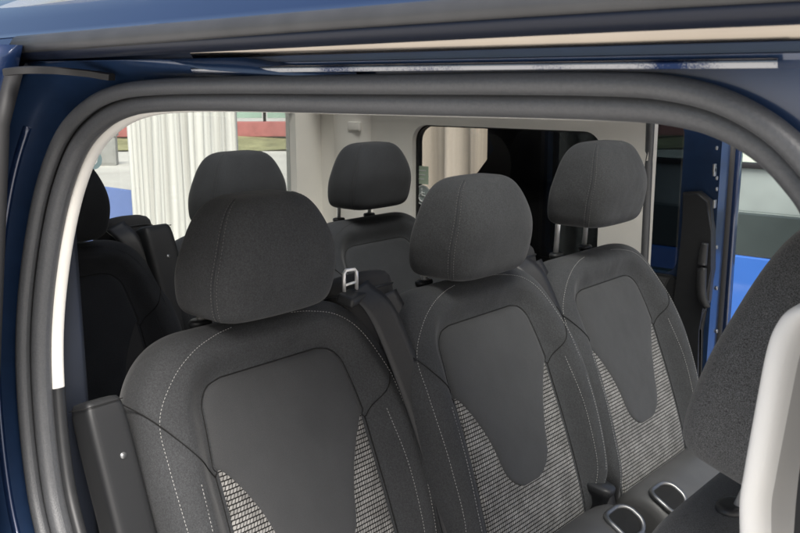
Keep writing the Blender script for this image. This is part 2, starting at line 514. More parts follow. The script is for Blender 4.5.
ROW2X, ROW2Z = -.815, .775
Y2 = (.343, .835, 1.335)
Y3 = (.47, .945, 1.385)
ROW3X, ROW3Z = -1.63, .775
seat = make_seat()
seats2, seats3 = [seat], []
for i, (x, y, z) in enumerate(((-1.098, .343, 1.470), (-1.028, .835, 1.464), (-1.022, 1.33, 1.448))):
    c = seat if i == 0 else copy_tree(seat)
    c.location = (x-HRX, y, z-HRZ)
    if i: seats2.append(c)
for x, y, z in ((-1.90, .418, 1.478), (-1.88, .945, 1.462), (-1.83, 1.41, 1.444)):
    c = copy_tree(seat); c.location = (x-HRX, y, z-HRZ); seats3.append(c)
M['thread3'] = mat('black_thread', (.05, .05, .05), .8)
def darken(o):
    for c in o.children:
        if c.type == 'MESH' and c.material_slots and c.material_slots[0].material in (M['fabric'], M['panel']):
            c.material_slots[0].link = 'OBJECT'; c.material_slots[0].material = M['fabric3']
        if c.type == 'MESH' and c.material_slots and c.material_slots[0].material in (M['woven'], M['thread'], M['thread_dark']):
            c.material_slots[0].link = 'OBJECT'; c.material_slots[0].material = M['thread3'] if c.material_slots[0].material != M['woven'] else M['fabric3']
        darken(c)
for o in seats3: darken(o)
for o, l in zip(seats2+seats3, (
    'black second-row seat with grey woven insert, nearest the open doorway, folded armrest on its left',
    'black second-row seat with woven insert in the middle, between two second-row neighbours',
    'black second-row seat by the cream pillar, farthest from the doorway, chrome headrest posts showing',
    'dark rear-row seat half hidden behind the rubber door seal at the left',
    'dark rear-row seat whose headrest rises behind the nearest second-row headrest',
    'dark rear-row seat with headrest in front of the cream rear corner pillar')):
    tag(o, l, 'seat', 'passenger seats in two rows')

def armrest(parent, y, hy=.030, hn=.028, v0=.075):
    dx = 0
    b = bmesh.new(); rows = []
    L = .50
    for i in range(29):
        s = -math.cos(i/28*PI)*.9999; k = (1-abs(s)**12)**(1/12)
        v = v0+L*(s+1)/2; r = []
        for j in range(48):
            a = 2*PI*j/48; p = 9; c_, s_ = math.cos(a), math.sin(a); d = (abs(c_)**p+abs(s_)**p)**(1/p)
            r.append(S(y+hy*k*c_/d, v, .022+hn*k*s_/d+dx))
        rows.append(r)
    grid(b, rows, close_u=True, cap=True)
    o = link('armrest', b, 'plastic2', parent)
    b = bmesh.new()
    tube(b, [S(y+.006, v0+.415, .0215+hn), S(y+.006, v0+.415, .0232+hn)], .0048, seg=14)
    link('screw', b, 'steel', o)
    b = bmesh.new()
    pts = [S(y+.0295*math.cos(a), .555, .005+dx+.0505*math.sin(a)) for a in [0]]
    ring = []
    for j in range(48):
        a = 2*PI*j/48; p = 9; c_, s_ = math.cos(a), math.sin(a); d = (abs(c_)**p+abs(s_)**p)**(1/p)
        ring.append(S(y+(hy+.0002)*c_/d, v0+.492, .022+(hn+.0002)*s_/d+dx))
    tube(b, ring, .0006, seg=6, closed=True, upv=Vector((1, 0, 0)))
    link('seam', b, 'seam', o)
    return o
for c, dz in ((seats2[2], .058), (seats3[2], .02)):       # these headrests are pulled up
    for ch in c.children:
        if ch.name.startswith('headrest') and 'collar' not in ch.name: ch.location.z += dz
armrest(seats2[0], -.301)
armrest(seats3[1], -.262, .042, .05, .17)

def ribbon(bm, pts, width, wdir, th=.0016, n=10):
    P = spline(pts, n); rows = []
    for i, p in enumerate(P):
        a = P[max(0, i-1)]; b = P[min(len(P)-1, i+1)]; t = (b-a).normalized()
        w = wdir(i/(len(P)-1)) if callable(wdir) else wdir
        w = (w-t*w.dot(t)).normalized(); nn = t.cross(w)
        h = width/2
        rows.append([p+w*(-h)+nn*th, p-w*h*.5+nn*th*1.1, p+w*h*.5+nn*th*1.1, p+w*h+nn*th, p+w*h-nn*th, p-w*h-nn*th])
    grid(bm, rows, close_u=True, cap=True)

def belt_tower(parent, u0, straps=2, tongue=True):
    """belt outlet beside the shoulder of the backrest with webbing running down the gap"""
    b = bmesh.new(); rows = []
    for (k, v) in ((.02, .20), (.6, .201), (.72, .22), (.74, .50), (.82, .585), (.95, .635), (1, .660), (.985, .676), (.9, .686), (.72, .692), (.4, .696), (.02, .697)):
        rows.append([S(u0+.020+.080*k*math.cos(2*PI*j/32), v, -.045+.060*k*math.sin(2*PI*j/32)) for j in range(32)])
    grid(b, rows, close_u=True, cap=True)
    t = link('belt_tower', b, 'soft', parent)
    b = bmesh.new()
    ringp = [S(u0+.020+.0805*math.cos(2*PI*j/40), .661, -.045+.0605*math.sin(2*PI*j/40)) for j in range(40)]
    tube(b, ringp, .0022, seg=8, closed=True, upv=Vector((.3, 0, 1)))
    link('rim', b, 'plastic', t)
    if tongue:
        b = bmesh.new()
        c = S(u0-.050, .664, .012); ax = Vector((.25, .97, 0)).normalized()
        pth = [c+ax*(-.013), c+ax*(-.013)+Vector((0, 0, .034)), c+ax*(-.009)+Vector((0, 0, .039)), c+ax*.009+Vector((0, 0, .039)), c+ax*.013+Vector((0, 0, .034)), c+ax*.013]
        tube(b, pth, .0034, seg=10, upv=Vector((1, -.2, 0)))
        tube(b, [c+ax*-.013+Vector((0, 0, .012)), c+ax*.013+Vector((0, 0, .016))], .0026, seg=8)
        link('belt_tongue', b, 'chrome', t)
        b = bmesh.new()
        box(b, c+Vector((.006, 0, -.010)), (.036, .056, .018), Matrix.Rotation(.25, 3, 'Y') @ Matrix.Rotation(.2, 3, 'Z'), .006, 3)
        link('tongue_grip', b, 'plastic', t)
    b = bmesh.new()
    ribbon(b, [S(u0-.034, .668, .016), S(u0-.020, .60, .050), S(u0+.004, .40, .058), S(u0+.012, .22, .056), S(u0+.01, .08, .050), S(u0+.012, -.02, .04)], .052, Vector((.45, .9, 0)))
    link('belt_webbing', b, 'belt', t)
    if straps > 1:
        b = bmesh.new()
        ribbon(b, [S(u0+.034, .645, .018), S(u0+.040, .57, .030), S(u0+.044, .38, .040), S(u0+.036, .20, .040), S(u0+.02, .0, .03)], .044, Vector((.30, .95, 0)))
        link('belt_webbing', b, 'belt', t)
    return t
belt_tower(seats2[1], -.252)
belt_tower(seats2[2], -.255, 2, False)
belt_tower(seats3[2], -.245, 1, False)
belt_tower(seats3[0], .225, 1, False)

def buckle(parent, u):
    b = bmesh.new()
    yw = parent.location.y+u
    top = at(598, 482, 'y', yw)-parent.location; base = at(606, 575, 'y', yw)-parent.location; base.x = top.x-.03; ax = (top-base).normalized()
    rot = ax.to_track_quat('Z', 'Y').to_matrix()
    rows = []
    for (f, wx, wy) in ((0, .011, .022), (.45, .012, .024), (.78, .014, .027), (.88, .017, .031), (.92, .022, .037), (.98, .023, .038), (1.0, .021, .035), (1.001, .002, .003)):
        c = base.lerp(top, f)
        rows.append([c+rot @ Vector((wx*math.copysign(abs(math.cos(a))**.6, math.cos(a)), wy*math.copysign(abs(math.sin(a))**.6, math.sin(a)), 0)) for a in [2*PI*k/24 for k in range(24)]])
    grid(b, rows, close_u=True, cap=True)
    o = link('belt_buckle', b, 'plastic', parent)
    return o
buckle(seats2[1], .205)

# ------------------------------------------------------------------ front seat
front = empty('front_seat', (-.15, .36, .68))
tag(front, 'front seat in coarse black weave, headrest cut off by the pale pillar trim', 'seat')
bk = link('backrest', backrest_bm(), 'weave', front); tp = at(734, 514, 'y', .30)-front.location; bk.location = (tp.x+H*SB-.035, 0, tp.z-H*CB*.94+.004)
bk.scale = (1.0, .84, .94)
fh = make_headrest(front, (-.110, 0, .808), 'weave', tilt=.33, post_len=.09, px=(.014, .015, .016), hw=.15, hz=.132, th=.062, lean=.0, q0=6, q1=3.2, tw=.03)

link('headrest_collar', collar_bm((tp.x, -.068, tp.z+.008)), 'plastic', front); link('headrest_collar', collar_bm((tp.x, .068, tp.z+.008)), 'plastic', front)

# ------------------------------------------------------------------ van
van = empty('van', (0, 0, 0))
tag(van, 'dark blue van with its sliding doors open and a grey rubber seal round the doorway', 'van')

def tumble(z): return -.13*max(0, 1.70-z)
# outline of the doorway (centre of the outer seal bead), from photo pixels on the door plane
outl = [(50, 560), (36, 500), (27, 430), (23, 360), (25, 300), (33, 235), (45, 180), (63, 135), (88, 107), (118, 92.5), (160, 87), (230, 85), (320, 84.5), (420, 84), (520, 83.5), (600, 84), (660, 87), (715, 99), (765, 124), (805, 160), (838, 210), (858, 300), (864, 420), (868, 560)]
def on_side(px, py):
    y = 0
    for _ in range(6): p = at(px, py, 'y', y); y = tumble(p.z)
    return p
P0 = spline([on_side(*q) for q in outl], 8)
def inward(i):
    a = P0[max(0, i-1)]; b = P0[min(len(P0)-1, i+1)]; t = (b-a).normalized()
    n = Vector((t.z, 0, -t.x))                   # in the door plane, toward the opening
    return n.normalized()
def loft_outline(name, sec, m, i0=0, i1=None, parent=van, zmax=9):
    """sec(i) -> list of (inward, y) offsets"""
    b = bmesh.new(); rows = []
    for i in range(i0, i1 or len(P0)):
        n = inward(i); rows.append([P0[i]+n*a+Vector((0, y, 0)) for a, y in sec(i)])
        for q in rows[-1]: q.z = min(q.z, zmax)
    grid(b, rows, close_u=False)
    return link(name, b, m, parent)
def bead(cx, cy, rx, ry, n=16): return [(cx+rx*math.cos(2*PI*k/n), cy+ry*math.sin(2*PI*k/n)) for k in range(n+1)]
loft_outline('door_seal', lambda i: bead(.0, .0, .0088, .010), 'rubber')
loft_outline('door_seal', lambda i: bead(.0158, .018, .0112, .014), 'rubber')
loft_outline('seal_groove', lambda i: [(.002, .009), (.009, .014), (.014, .012)], 'rubber2')
# pale lining just inside the seal (upper part), black lining below
zsplit = on_side(44, 404).z
iu = [i for i in range(len(P0)) if P0[i].z > zsplit and P0[i].x < -.3]
def lin(i): 
    return [(.012, .028), (.0240, .030), (.0275, .034), (.0285, .042), (.024, .046)]
loft_outline('pale_lining', lin, 'cream', iu[0], len(P0)-50)
loft_outline('black_lining', lambda i: [(a+.001, y) for a, y in lin(i)], 'plastic', 0, iu[0]+1)
# painted frame outside the seal
def fr(i):
    p = P0[i]; k = .13+.87*sstep(.13, -.02, 0) if False else None
    side = sstep(-.55, -.95, p.x)*sstep(1.775, 1.70, p.z)
    side = max(side, sstep(-.2, 0, p.x)*sstep(1.775, 1.70, p.z))
    w = .012+.10*side
    return [(0, .022), (-.012*min(1, w/.05), .012), (-.30*w, .006), (-.42*w, -.012*side), (-.55*w, -.034*side), (-.70*w, -.038*side), (-.78*w, -.018*side), (-1.0*w, -.02*side), (-1.1*w, -.06*side), (-2.4*w*max(.2, side), -.062*side)]
loft_outline('door_frame', fr, 'paint_dusty', 0, [i for i in range(len(P0)) if P0[i].x < -.55][-1], zmax=1.772)

b = bmesh.new(); rows = []
for i in range(len(P0)):
    if P0[i].x > -.62:
        n = -inward(i); t = min(.4, (1.7685-P0[i].z)/n.z) if n.z > .03 else .4
        rows.append([])
        for f in (-.004/t, .25, .6, 1):
            q = P0[i]+n*(t*f); rows[-1].append(Vector((q.x, tumble(q.z)+.013, q.z)))
grid(b, rows); link('door_frame', b, 'paint_dusty', van)
for a_, r_ in ((-.052, .007), (-.085, .009)):
    b = bmesh.new(); tube(b, [P0[i]+inward(i)*a_+Vector((0, -.012, 0)) for i in range(0, iu[0]+34)], r_, seg=10); link('body_flange', b, 'paint', van)
# roof: one profile carried along the van, near eave to far eave
prof = [(.030, 1.752), (.004, 1.7605), (-.001, 1.7625), (-.003, 1.7665), (.002, 1.7675), (.0025, 1.7745), (.002, 1.7870), (-.040, 1.7895)]
prof2 = [(-.052, 1.8075), (-.044, 1.8085), (-.036, 1.815), (-.020, 1.831), (.004, 1.849), (.05, 1.871), (.12, 1.890), (.25, 1.905), (.50, 1.918), (.82, 1.922), (1.14, 1.918), (1.39, 1.905), (1.55, 1.88), (1.63, 1.85), (1.67, 1.80), (1.66, 1.74)]
def zo(x): return -.0055*((-.28-x)+math.sqrt((-.28-x)**2+.01))+.0018
b = bmesh.new(); xs = [-2.60+.1*k for k in range(44)]
grid(b, [[Vector((x, y, z+zo(x)*min(1, max(0, (z-1.7675)/.014)))) for y, z in prof] for x in xs]); o = link('eave_channel', b, 'paint_dusty', van); smooth_angle(o, 35)
def roof_part(name, m, xs, pr, dz=0):
    b = bmesh.new(); grid(b, [[Vector((x, y, z+zo(x)+dz)) for y, z in pr] for x in xs]); return link(name, b, m, van)
roof_part('roof', 'paint', [x for x in xs if x < -2.28]+[-2.28], prof2)
roof_part('roof_edge', 'paint', [-2.28+.1*k for k in range(40)], prof2[:9]); roof_part('roof_edge', 'paint', [-2.28+.1*k for k in range(40)], prof2[12:])
roof_part('added_glass_roof', 'glass', [-2.28+.1*k for k in range(40)], prof2[8:13], -.002)  # unseen glass roof, added to let daylight fill the cabin
lipc = [(-.040, 1.7915), (-.0585, 1.7915), (-.0605, 1.7935), (-.0615, 1.798), (-.0605, 1.8025), (-.057, 1.8065), (-.0525, 1.8085), (-.046, 1.8085)]
lipb = [(-.036, 1.780), (-.048, 1.7803), (-.0545, 1.7835), (-.0575, 1.788), (-.058, 1.7925), (-.05, 1.7925), (-.036, 1.7925), (-.036, 1.7805)]
b = bmesh.new(); xl = [-1.075+.06*k for k in range(46)]
grid(b, [[Vector((x, y, z+zo(x)*1.0-.003*sstep(-.5, -1, x)*(1.808-z)/.016)) for y, z in lipc] for x in xl], cap=True); link('eave_trim', b, 'trim', van)
b = bmesh.new()
grid(b, [[Vector((x, y, z+zo(x))) for y, z in lipb] for x in xl], cap=True); link('eave_lip', b, 'lip', van)
# polished moulding inside the channel
b = bmesh.new()
grid(b, [[Vector((x, y, z+zo(x)*max(0, (z-1.770)/.012))) for y, z in ((.000, 1.7735), (-.0025, 1.7745), (-.0055, 1.7800), (-.0065, 1.7835), (-.006, 1.7845))] for x in [-.80+.06*k for k in range(42)]]); link('eave_moulding', b, 'moulding', van)
b = bmesh.new()
grid(b, [[Vector((x, y, z+zo(x))) for y, z in ((-.050, 1.8085), (-.058, 1.8), (-.064, 1.785), (-.066, 1.765), (-.066, 1.72))] for x in [-2.4+.06*k for k in range(22)]+[-1.082]]); link('quarter_skin', b, 'paint', van)
# silvery dusty track edge under the eave
b = bmesh.new()
grid(b, [[Vector((x, y, z)) for y, z in ((-.004, 1.7575), (-.0052, 1.7596), (-.0060, 1.7625), (-.0045, 1.7635))] for x in [-.80+.05*k for k in range(13)]]); link('door_track', b, 'speckle', van)
# roof lining inside
b = bmesh.new()
grid(b, [[Vector((x, y, z)) for y, z in ((.05, 1.765), (.12, 1.80), (.3, 1.84), (.82, 1.86), (1.34, 1.84), (1.52, 1.80), (1.60, 1.745))] for x in (-2.35, -2.3, -2.27)]); link('headliner', b, 'cream', van)
for pr in (((.05, 1.765), (.12, 1.80), (.3, 1.84), (.49, 1.855)), ((1.56, 1.775), (1.60, 1.745))):
    b = bmesh.new(); grid(b, [[Vector((x, y, z)) for y, z in pr] for x in (-2.27, -1, 0, 1.6)]); link('headliner', b, 'cream', van)
# roof rail: silver bar coming down to its foot
b = bmesh.new(); yy = .035
rp = [at(150, -10, 'y', yy), at(110, -4, 'y', yy), at(70, 4, 'y', yy), at(36, 14, 'y', yy), at(0, 26, 'y', yy), at(-40, 42, 'y', yy)]
tube(b, spline(rp, 6), .024, seg=18); rl = link('roof_rail', b, 'silver', van)
b = bmesh.new(); p0, p1 = at(88, 13, 'y', .03), at(152, -3, 'y', .03)
prism(b, [(p0.x, p0.z-.01), (p0.x+.01, p0.z+.006), (p0.x+.05, p0.z+.03), (p1.x, p1.z+.03), (p1.x, p1.z), (p1.x-.2, p1.z-.03)], 'y', .015, .05, .004); link('foot', b, 'trim', rl, smooth=False)

FY = 1.65                                        # inner face of the far side
# far side: lower wall, quarter-window surround, pillars
zt, zb = 1.78, 1.02
q0, q1 = at(412, 160, 'y', FY).x, at(601, 160, 'y', FY).x
b = bmesh.new()
inner = rrect(q0, q1, zb+.05, at(450, 126, 'y', FY).z, .055, 8)
def outer_of(inner, x0, x1, z0, z1):
    n = len(inner)//4; out = []
    for q, (sx, sz, vert) in enumerate(((x1, z1, 1), (x0, z1, 0), (x0, z0, 1), (x1, z0, 0))):
        for k in range(n):
            x, z = inner[q*n+k]
            if k == n//2: out.append((sx, sz))
            elif (k < n//2) == bool(vert): out.append((sx, z))
            else: out.append((x, sz))
    return out
cpx = at(648, 160, 'y', FY).x
ring_panel(b, outer_of(inner, -2.335, cpx, zb, zt), inner, 'y', FY, FY+.05)
o = link('quarter_panel', b, 'cream', van); smooth_angle(o, 40)
b = bmesh.new(); i2 = rrect(q0+.006, q1-.006, zb+.056, at(450, 126, 'y', FY).z-.005, .050, 8)
ring_panel(b, inner, i2, 'y', FY+.02, FY+.045); qf = link('quarter_window', b, 'rubber2', van, smooth=False)
b = bmesh.new(); prism(b, [(q0, zb+.05), (q1, zb+.05), (q1, 1.68), (q0, 1.68)], 'y', FY+.031, FY+.033); link('pane', b, 'tint', qf, smooth=False)
# moulded ridge of the corner pillar
b = bmesh.new(); rows = []
for i in range(15):
    z = 1.0+.75*i/14; lean = -.10*(z-1.0)
    rows.append([Vector((-2.13+lean*.3+.085*math.cos(a), FY-.035*math.sin(a)+.003, z)) for a in [PI*k/14 for k in range(15)]])
grid(b, rows); link('corner_pillar', b, 'cream', van)
b = bmesh.new()
box(b, Vector((-2.11, FY-.03, 1.60)), (.055, .012, .03), None, .004); link('coat_hook', b, 'cream', van)
# dark lower side lining, wheel arch height, and floor
b = bmesh.new(); box(b, Vector(((-2.5+cpx)/2, FY+.02, .72)), (cpx+2.5, .06, .60), None, .01); link('side_lining', b, 'dark', van)
b = bmesh.new(); box(b, Vector((-.55, .80, .40)), (4.0, 1.66, .06)); link('floor', b, 'carpet', van, smooth=False)
# far pillar edge rubber
b = bmesh.new(); tube(b, spline([Vector((cpx, FY+.01, .45)), Vector((cpx, FY+.01, 1.2)), Vector((cpx-.004, FY+.01, 1.60)), Vector((cpx+.006, FY, 1.655)), Vector((cpx+.05, FY-.01, 1.685)), Vector((.2, FY-.01, 1.69)), Vector((.9, FY-.01, 1.68))], 8), .012, seg=10); link('door_seal', b, 'rubber', van)
# far header above the doorway
b = bmesh.new(); box(b, Vector((.3, FY+.02, 1.735)), (2.7, .05, .08), None, .012); link('header', b, 'cream', van)
# near rear quarter wall (behind the doorway), rear wall with window
b = bmesh.new(); box(b, Vector((-1.83, .03, 1.15)), (1.35, .05, 1.3), None, .01); link('near_quarter_panel', b, 'dark', van)
RX = -2.30
zr = 1.69
b = bmesh.new(); inner = rrect(.14, 1.53, 1.06, zr, .06, 8)
ring_panel(b, outer_of(inner, -.02, 1.68, .45, 1.80), inner, 'x', RX-.05, RX); o = link('tailgate', b, 'cream', van); smooth_angle(o, 40)
b = bmesh.new(); prism(b, [(.13, 1.05), (1.54, 1.05), (1.54, zr+.01), (.13, zr+.01)], 'x', RX-.032, RX-.03)
tw = link('rear_window', b, 'glass', van, smooth=False)
# stickers on the glass
def disc(bm, c, r, ux, uz, r0=0, n=28):
    ring = [[c+ux*(q*math.cos(2*PI*k/n))+uz*(q*math.sin(2*PI*k/n)) for k in range(n)] for q in (r0, r)]
    if r0 == 0: bm.faces.new([bm.verts.new(p) for p in ring[1]])
    else: grid(bm, ring, close_u=True)
M['sticker_blue'] = mat('pale_blue_sticker', (.45, .62, .66), .5)
M['sticker_pink'] = mat('pink_sticker', (.70, .36, .36), .5)
M['sticker_green'] = mat('pale_green_sticker', (.50, .62, .48), .5)
M['sticker_teal'] = mat('teal_sticker', (.10, .28, .38), .5)
M['sticker_white'] = mat('white_sticker', (.72, .75, .74), .5)
Z = Vector((0, 0, 1)); Yv = Vector((0, 1, 0)); Xv = Vector((1, 0, 0))
b = bmesh.new(); disc(b, at(85.5, 159, 'x', RX-.028), .028, Yv, Z); link('sticker', b, 'sticker_pink', tw, smooth=False)
b = bmesh.new(); c = at(93.5, 160, 'x', RX-.028); disc(b, c, .027, Yv, Z, .013); s1 = link('sticker', b, 'sticker_blue', tw, smooth=False)
b = bmesh.new(); disc(b, c+Vector((.001, 0, 0)), .006, Yv, Z); link('sticker_mark', b, 'sticker_teal', s1, smooth=False)
GY = FY+.029
b = bmesh.new(); c = at(421, 175, 'y', GY); box(b, c, (.062, .0012, .058)); s1 = link('sticker', b, 'sticker_green', qf, smooth=False)
b = bmesh.new()
for k in range(3): box(b, c+Vector((.0, -.0012, .015-.014*k)), (.044-.008*k, .0008, .0035))
link('sticker_print', b, 'sticker_white', s1, smooth=False)
def wheelchair(px, py, r, base):
    c = at(px, py, 'y', GY)
    b = bmesh.new(); disc(b, c, r, Xv, Z); s = link('sticker', b, base, qf, smooth=False)
    b = bmesh.new(); e = Vector((0, -.0012, 0)); k = r/.03
    disc(b, c+e, r, Xv, Z, r*.88)
    def ln(p, q, w): 
        tube(b, [c+e+Vector((p[0]*k, 0, p[1]*k)), c+e+Vector((q[0]*k, 0, q[1]*k))], w*k, seg=6)
    disc(b, c+e+Vector((-.004*k, 0, .018*k)), .0038*k, Xv, Z)
    ln((-.004, .012), (-.003, -.001), .0022); ln((-.003, .006), (.007, .006), .0018); ln((-.003, -.001), (.008, -.001), .0022)
    ln((.008, -.001), (.013, -.014), .0022); ln((.013, -.014), (.017, -.013), .0018)
    arc = [c+e+Vector((k*(-.002+.0125*math.cos(a)), 0, k*(-.007+.0125*math.sin(a)))) for a in [math.radians(110+20*q) for q in range(12)]]
    tube(b, arc, .0019*k, seg=6)
    link('wheelchair_symbol', b, 'sticker_white', s, smooth=False)
wheelchair(423, 195, .033, mat('grey_sticker', (.36, .42, .42), .5))
wheelchair(406, 204, .030, 'sticker_teal')

# pale trim of the near front pillar: a raised bowl with a hollow
pf = [(806, 305), (792, 308), (779, 317), (769, 333), (762, 356), (755, 392), (747, 436), (740, 476), (736, 505), (737, 560)]
L1 = spline([at(px, py, 'y', .065) for px, py in pf], 6)
def pillar(name, sec, m):
    b = bmesh.new()
    grid(b, [[p+Vector((dx, dy, -dx*.30*sstep(1.62, 1.68, p.z))) for dx, dy in sec] for p in L1]); return link(name, b, m, van)
pillar('pillar_trim', ((.004, .06), (.0, .03), (.0, .010), (.0012, .004), (.004, .0008), (.008, 0), (.0125, .0005), (.0165, .003), (.020, .008), (.0225, .013)), 'white')
pillar('pillar_hollow', ((.0225, .013), (.027, .022), (.032, .030), (.038, .036), (.046, .040), (.10, .044), (.16, .047)), 'shadetrim')
b = bmesh.new()
pd = [at(px, py, 'y', .055) for px, py in ((826, 340), (811, 395), (803, 450), (797, 500), (793, 560))]
ribbon(b, [p+Vector((.045, 0, 0)) for p in pd], .09, Vector((1, 0, 0)), .002)
link('pillar_pad', b, 'plastic2', van)

# near sliding door, slid back along the outside
sd = van
def dside(z, off): return tumble(z)+off
b = bmesh.new(); rows = []
for z in [.5+.05*k for k in range(26)]+[1.775, 1.79]:
    yo, xo = dside(z, -.145), -1.04
    bulge = 0 if z < 1.7 else (z-1.7)*.35
    rows.append([Vector((x, y+bulge, z)) for x, y in ((-2.3, yo+.07), (xo-.05, yo+.07), (xo-.02, yo+.062), (xo, yo+.05), (xo+.004, yo+.03), (xo-.002, yo+.012), (xo-.02, yo), (xo-.06, yo-.006), (-2.3, yo-.01))])
grid(b, rows, cap=False)
A = [v for v in b.verts if abs(v.co.z-1.79) < 1e-4]; b.faces.new(A)
nd = link('sliding_door', b, 'paint', van)
b = bmesh.new()
tube(b, [Vector((-1.035, dside(z, -.10)+(max(0, z-1.7))*.35, z)) for z in [.5+.06*k for k in range(22)]], .010, seg=8)
link('door_edge_seal', b, 'rubber2', nd)
b = bmesh.new(); rows = []
for z in [.6+.06*k for k in range(18)]+[1.66, 1.68]:
    yo = dside(z, -.075); k = sstep(1.69, 1.55, z)
    rows.append([Vector((x, y, z)) for x, y in ((-2.2, yo+.0), (-2.1, yo+.035*k), (-1.17, yo+.035*k), (-1.115, yo+.02*k), (-1.095, yo-.002))])
grid(b, rows); link('door_lining', b, 'plastic2', nd)
# guide arm from door top to the track
b = bmesh.new()
pa = [at(px, py, 'y', yy) for px, py, yy in ((6, 72, -.10), (28, 70, -.085), (60, 71, -.05), (92, 74, -.02), (112, 77, -.008))]
tube(b, spline(pa, 6), .0075, seg=8, prof=[(-.9, -.55), (.9, -.55), (.9, .35), (.3, .55), (-.3, .55), (-.9, .35)])
ga = link('guide_arm', b, 'rubber2', van); smooth_angle(ga, 30)
b = bmesh.new()
for px, py in ((56, 96.5), (62, 96), (63, 100)):
    c = on_side(px, py)+Vector((0, .012, 0)); box(b, c, (.009, .008, .009), None, .002)
link('bolt', b, 'steel', van)

# far sliding door, slid back outside the far wall
FD = FY+.10
dwx = at(683, 160, 'y', FD).x; dwz = at(665, 273, 'y', FD).z
fdoor = link('sliding_door', (lambda bb: (ring_panel(bb, outer_of(rrect(-1.44, dwx, dwz, 1.645, .04), -1.66, -.915, .45, 1.72), rrect(-1.44, dwx, dwz, 1.645, .04), 'y', FD, FD+.065), bb)[1])(bmesh.new()), 'paint_dusty', van)
smooth_angle(fdoor, 40)
b = bmesh.new(); prism(b, [(-1.46, dwz-.02), (dwx+.015, dwz-.02), (dwx+.015, 1.66), (-1.46, 1.66)], 'y', FD+.03, FD+.032); link('pane', b, 'dtint', fdoor, smooth=False)
b = bmesh.new()
pts = [at(px, py, 'y', FD) for px, py in ((491, 120), (494, 138), (498, 149), (489, 162), (474, 182), (466, 200))]
prism(b, [(p.x, p.z) for p in pts]+[(-1.75, .5), (-1.45, .5), (-1.45, 1.71)], 'y', FD-.022, FD-.002); link('door_trim', b, 'dark', fdoor, smooth=False)
b = bmesh.new(); prism(b, [(-1.449, .5), (-1.0, .5), (-1.0, dwz-.005), (-1.03, dwz-.001), (-1.449, dwz-.001)], 'y', FD-.022, FD-.002, .006); link('door_trim', b, 'plastic', fdoor, smooth=False)
b = bmesh.new(); prism(b, [(-1.448, dwz-.045), (dwx-.02, dwz-.045), (dwx-.005, dwz-.005), (-1.448, dwz-.001)], 'y', FD-.03, FD-.023, .004); link('window_sill', b, 'trim', fdoor, smooth=False)
# moulded trim and pull handle by the front edge
tx = [at(px, py, 'y', FD-.02) for px, py in ((684, 192), (700, 191), (711, 200), (713, 230), (713, 270), (710, 300), (704, 312), (698, 330), (698, 520), (676, 520), (676, 300), (683, 240))]
b = bmesh.new(); prism(b, [(p.x, p.z) for p in tx], 'y', FD-.035, FD-.001, .008, 3); o = link('door_trim', b, 'plastic', fdoor); smooth_angle(o, 50)
b = bmesh.new()
hp = [at(px, py, 'y', FD-.05) for px, py in ((705, 243), (703, 255), (701.5, 275), (702, 295), (707, 308))]
tube(b, spline(hp, 6), lambda t: .009+.004*math.sin(PI*t), seg=10); link('pull_handle', b, 'plastic2', fdoor)
b = bmesh.new()
for py in (148, 178, 189, 247, 288, 331):
    c = at(716, py, 'x', -.9145); tube(b, [c, c+Vector((.004, 0, 0))], .0055, seg=10)
for py in (168, 172, 204): box(b, at(714.5, py, 'x', -.913), (.006, .014, .022), None, .002)
link('door_latch', b, 'steel', fdoor)
b = bmesh.new(); tube(b, [Vector((-.918, FD+.072, z)) for z in (.45, 1.0, 1.5, 1.70)], .013, seg=8); link('door_edge_seal', b, 'rubber2', fdoor)
b = bmesh.new(); box(b, Vector((-.925, FD+.104, 1.08)), (.05, .025, 1.26), None, .004); link('door_outer_skin', b, 'paint', fdoor)

# ------------------------------------------------------------------ outside
g = bmesh.new(); grid(g, [[Vector((x, y, 0)) for x in (-400, -60, -20, 0, 20, 60, 400)] for y in (-400, -60, -20, 0, 20, 60, 400)])
M['ground'] = mat('pale_concrete', (.66, .635, .59), .9, noise=[(1.2, .10), (.15, .08), (40, .06)])
o = link('ground', g, 'ground', smooth=False); o['kind'] = 'structure'
def corr(name, x0, x1, y, h, m, label, amp=.024, pitch=.078, irr=.5):
    root = empty(name, ((x0+x1)/2, y, 0)); tag(root, label, 'fence panel')
    b = bmesh.new(); n = int((x1-x0)/.012); rows = []; ph = 0; row = []
    rnd = random.Random(int(h*1000+x0*77)); k = 1; a2 = amp
    for i in range(n+1):
        ph += .012/pitch*k
        if i % 7 == 0: k = 1+rnd.uniform(-irr, irr); a2 = amp*(1+rnd.uniform(-irr, irr))
        s = math.sin(2*PI*ph); s = math.copysign(min(1, abs(s)*1.5), s)
        row.append((x0+(x1-x0)*i/n-root.location.x, a2*s))
    grid(b, [[Vector((x+.01*math.sin(z*2+x*9), yy, z)) for x, yy in row] for z in [.02+(h-.02)*k/10 for k in range(11)]])
    link('sheet', b, m, root)
    for xx in (x0+.14, x1-.14):
        b = bmesh.new(); box(b, Vector((xx-root.location.x, .07, h/2)), (.05, .05, h), None, .004); link('post', b, 'steel', root, smooth=False)
    b = bmesh.new(); box(b, Vector((0, .045, h-.12)), (x1-x0-.2, .03, .06), None, .004); link('rail', b, 'steel', root, smooth=False)
    return root
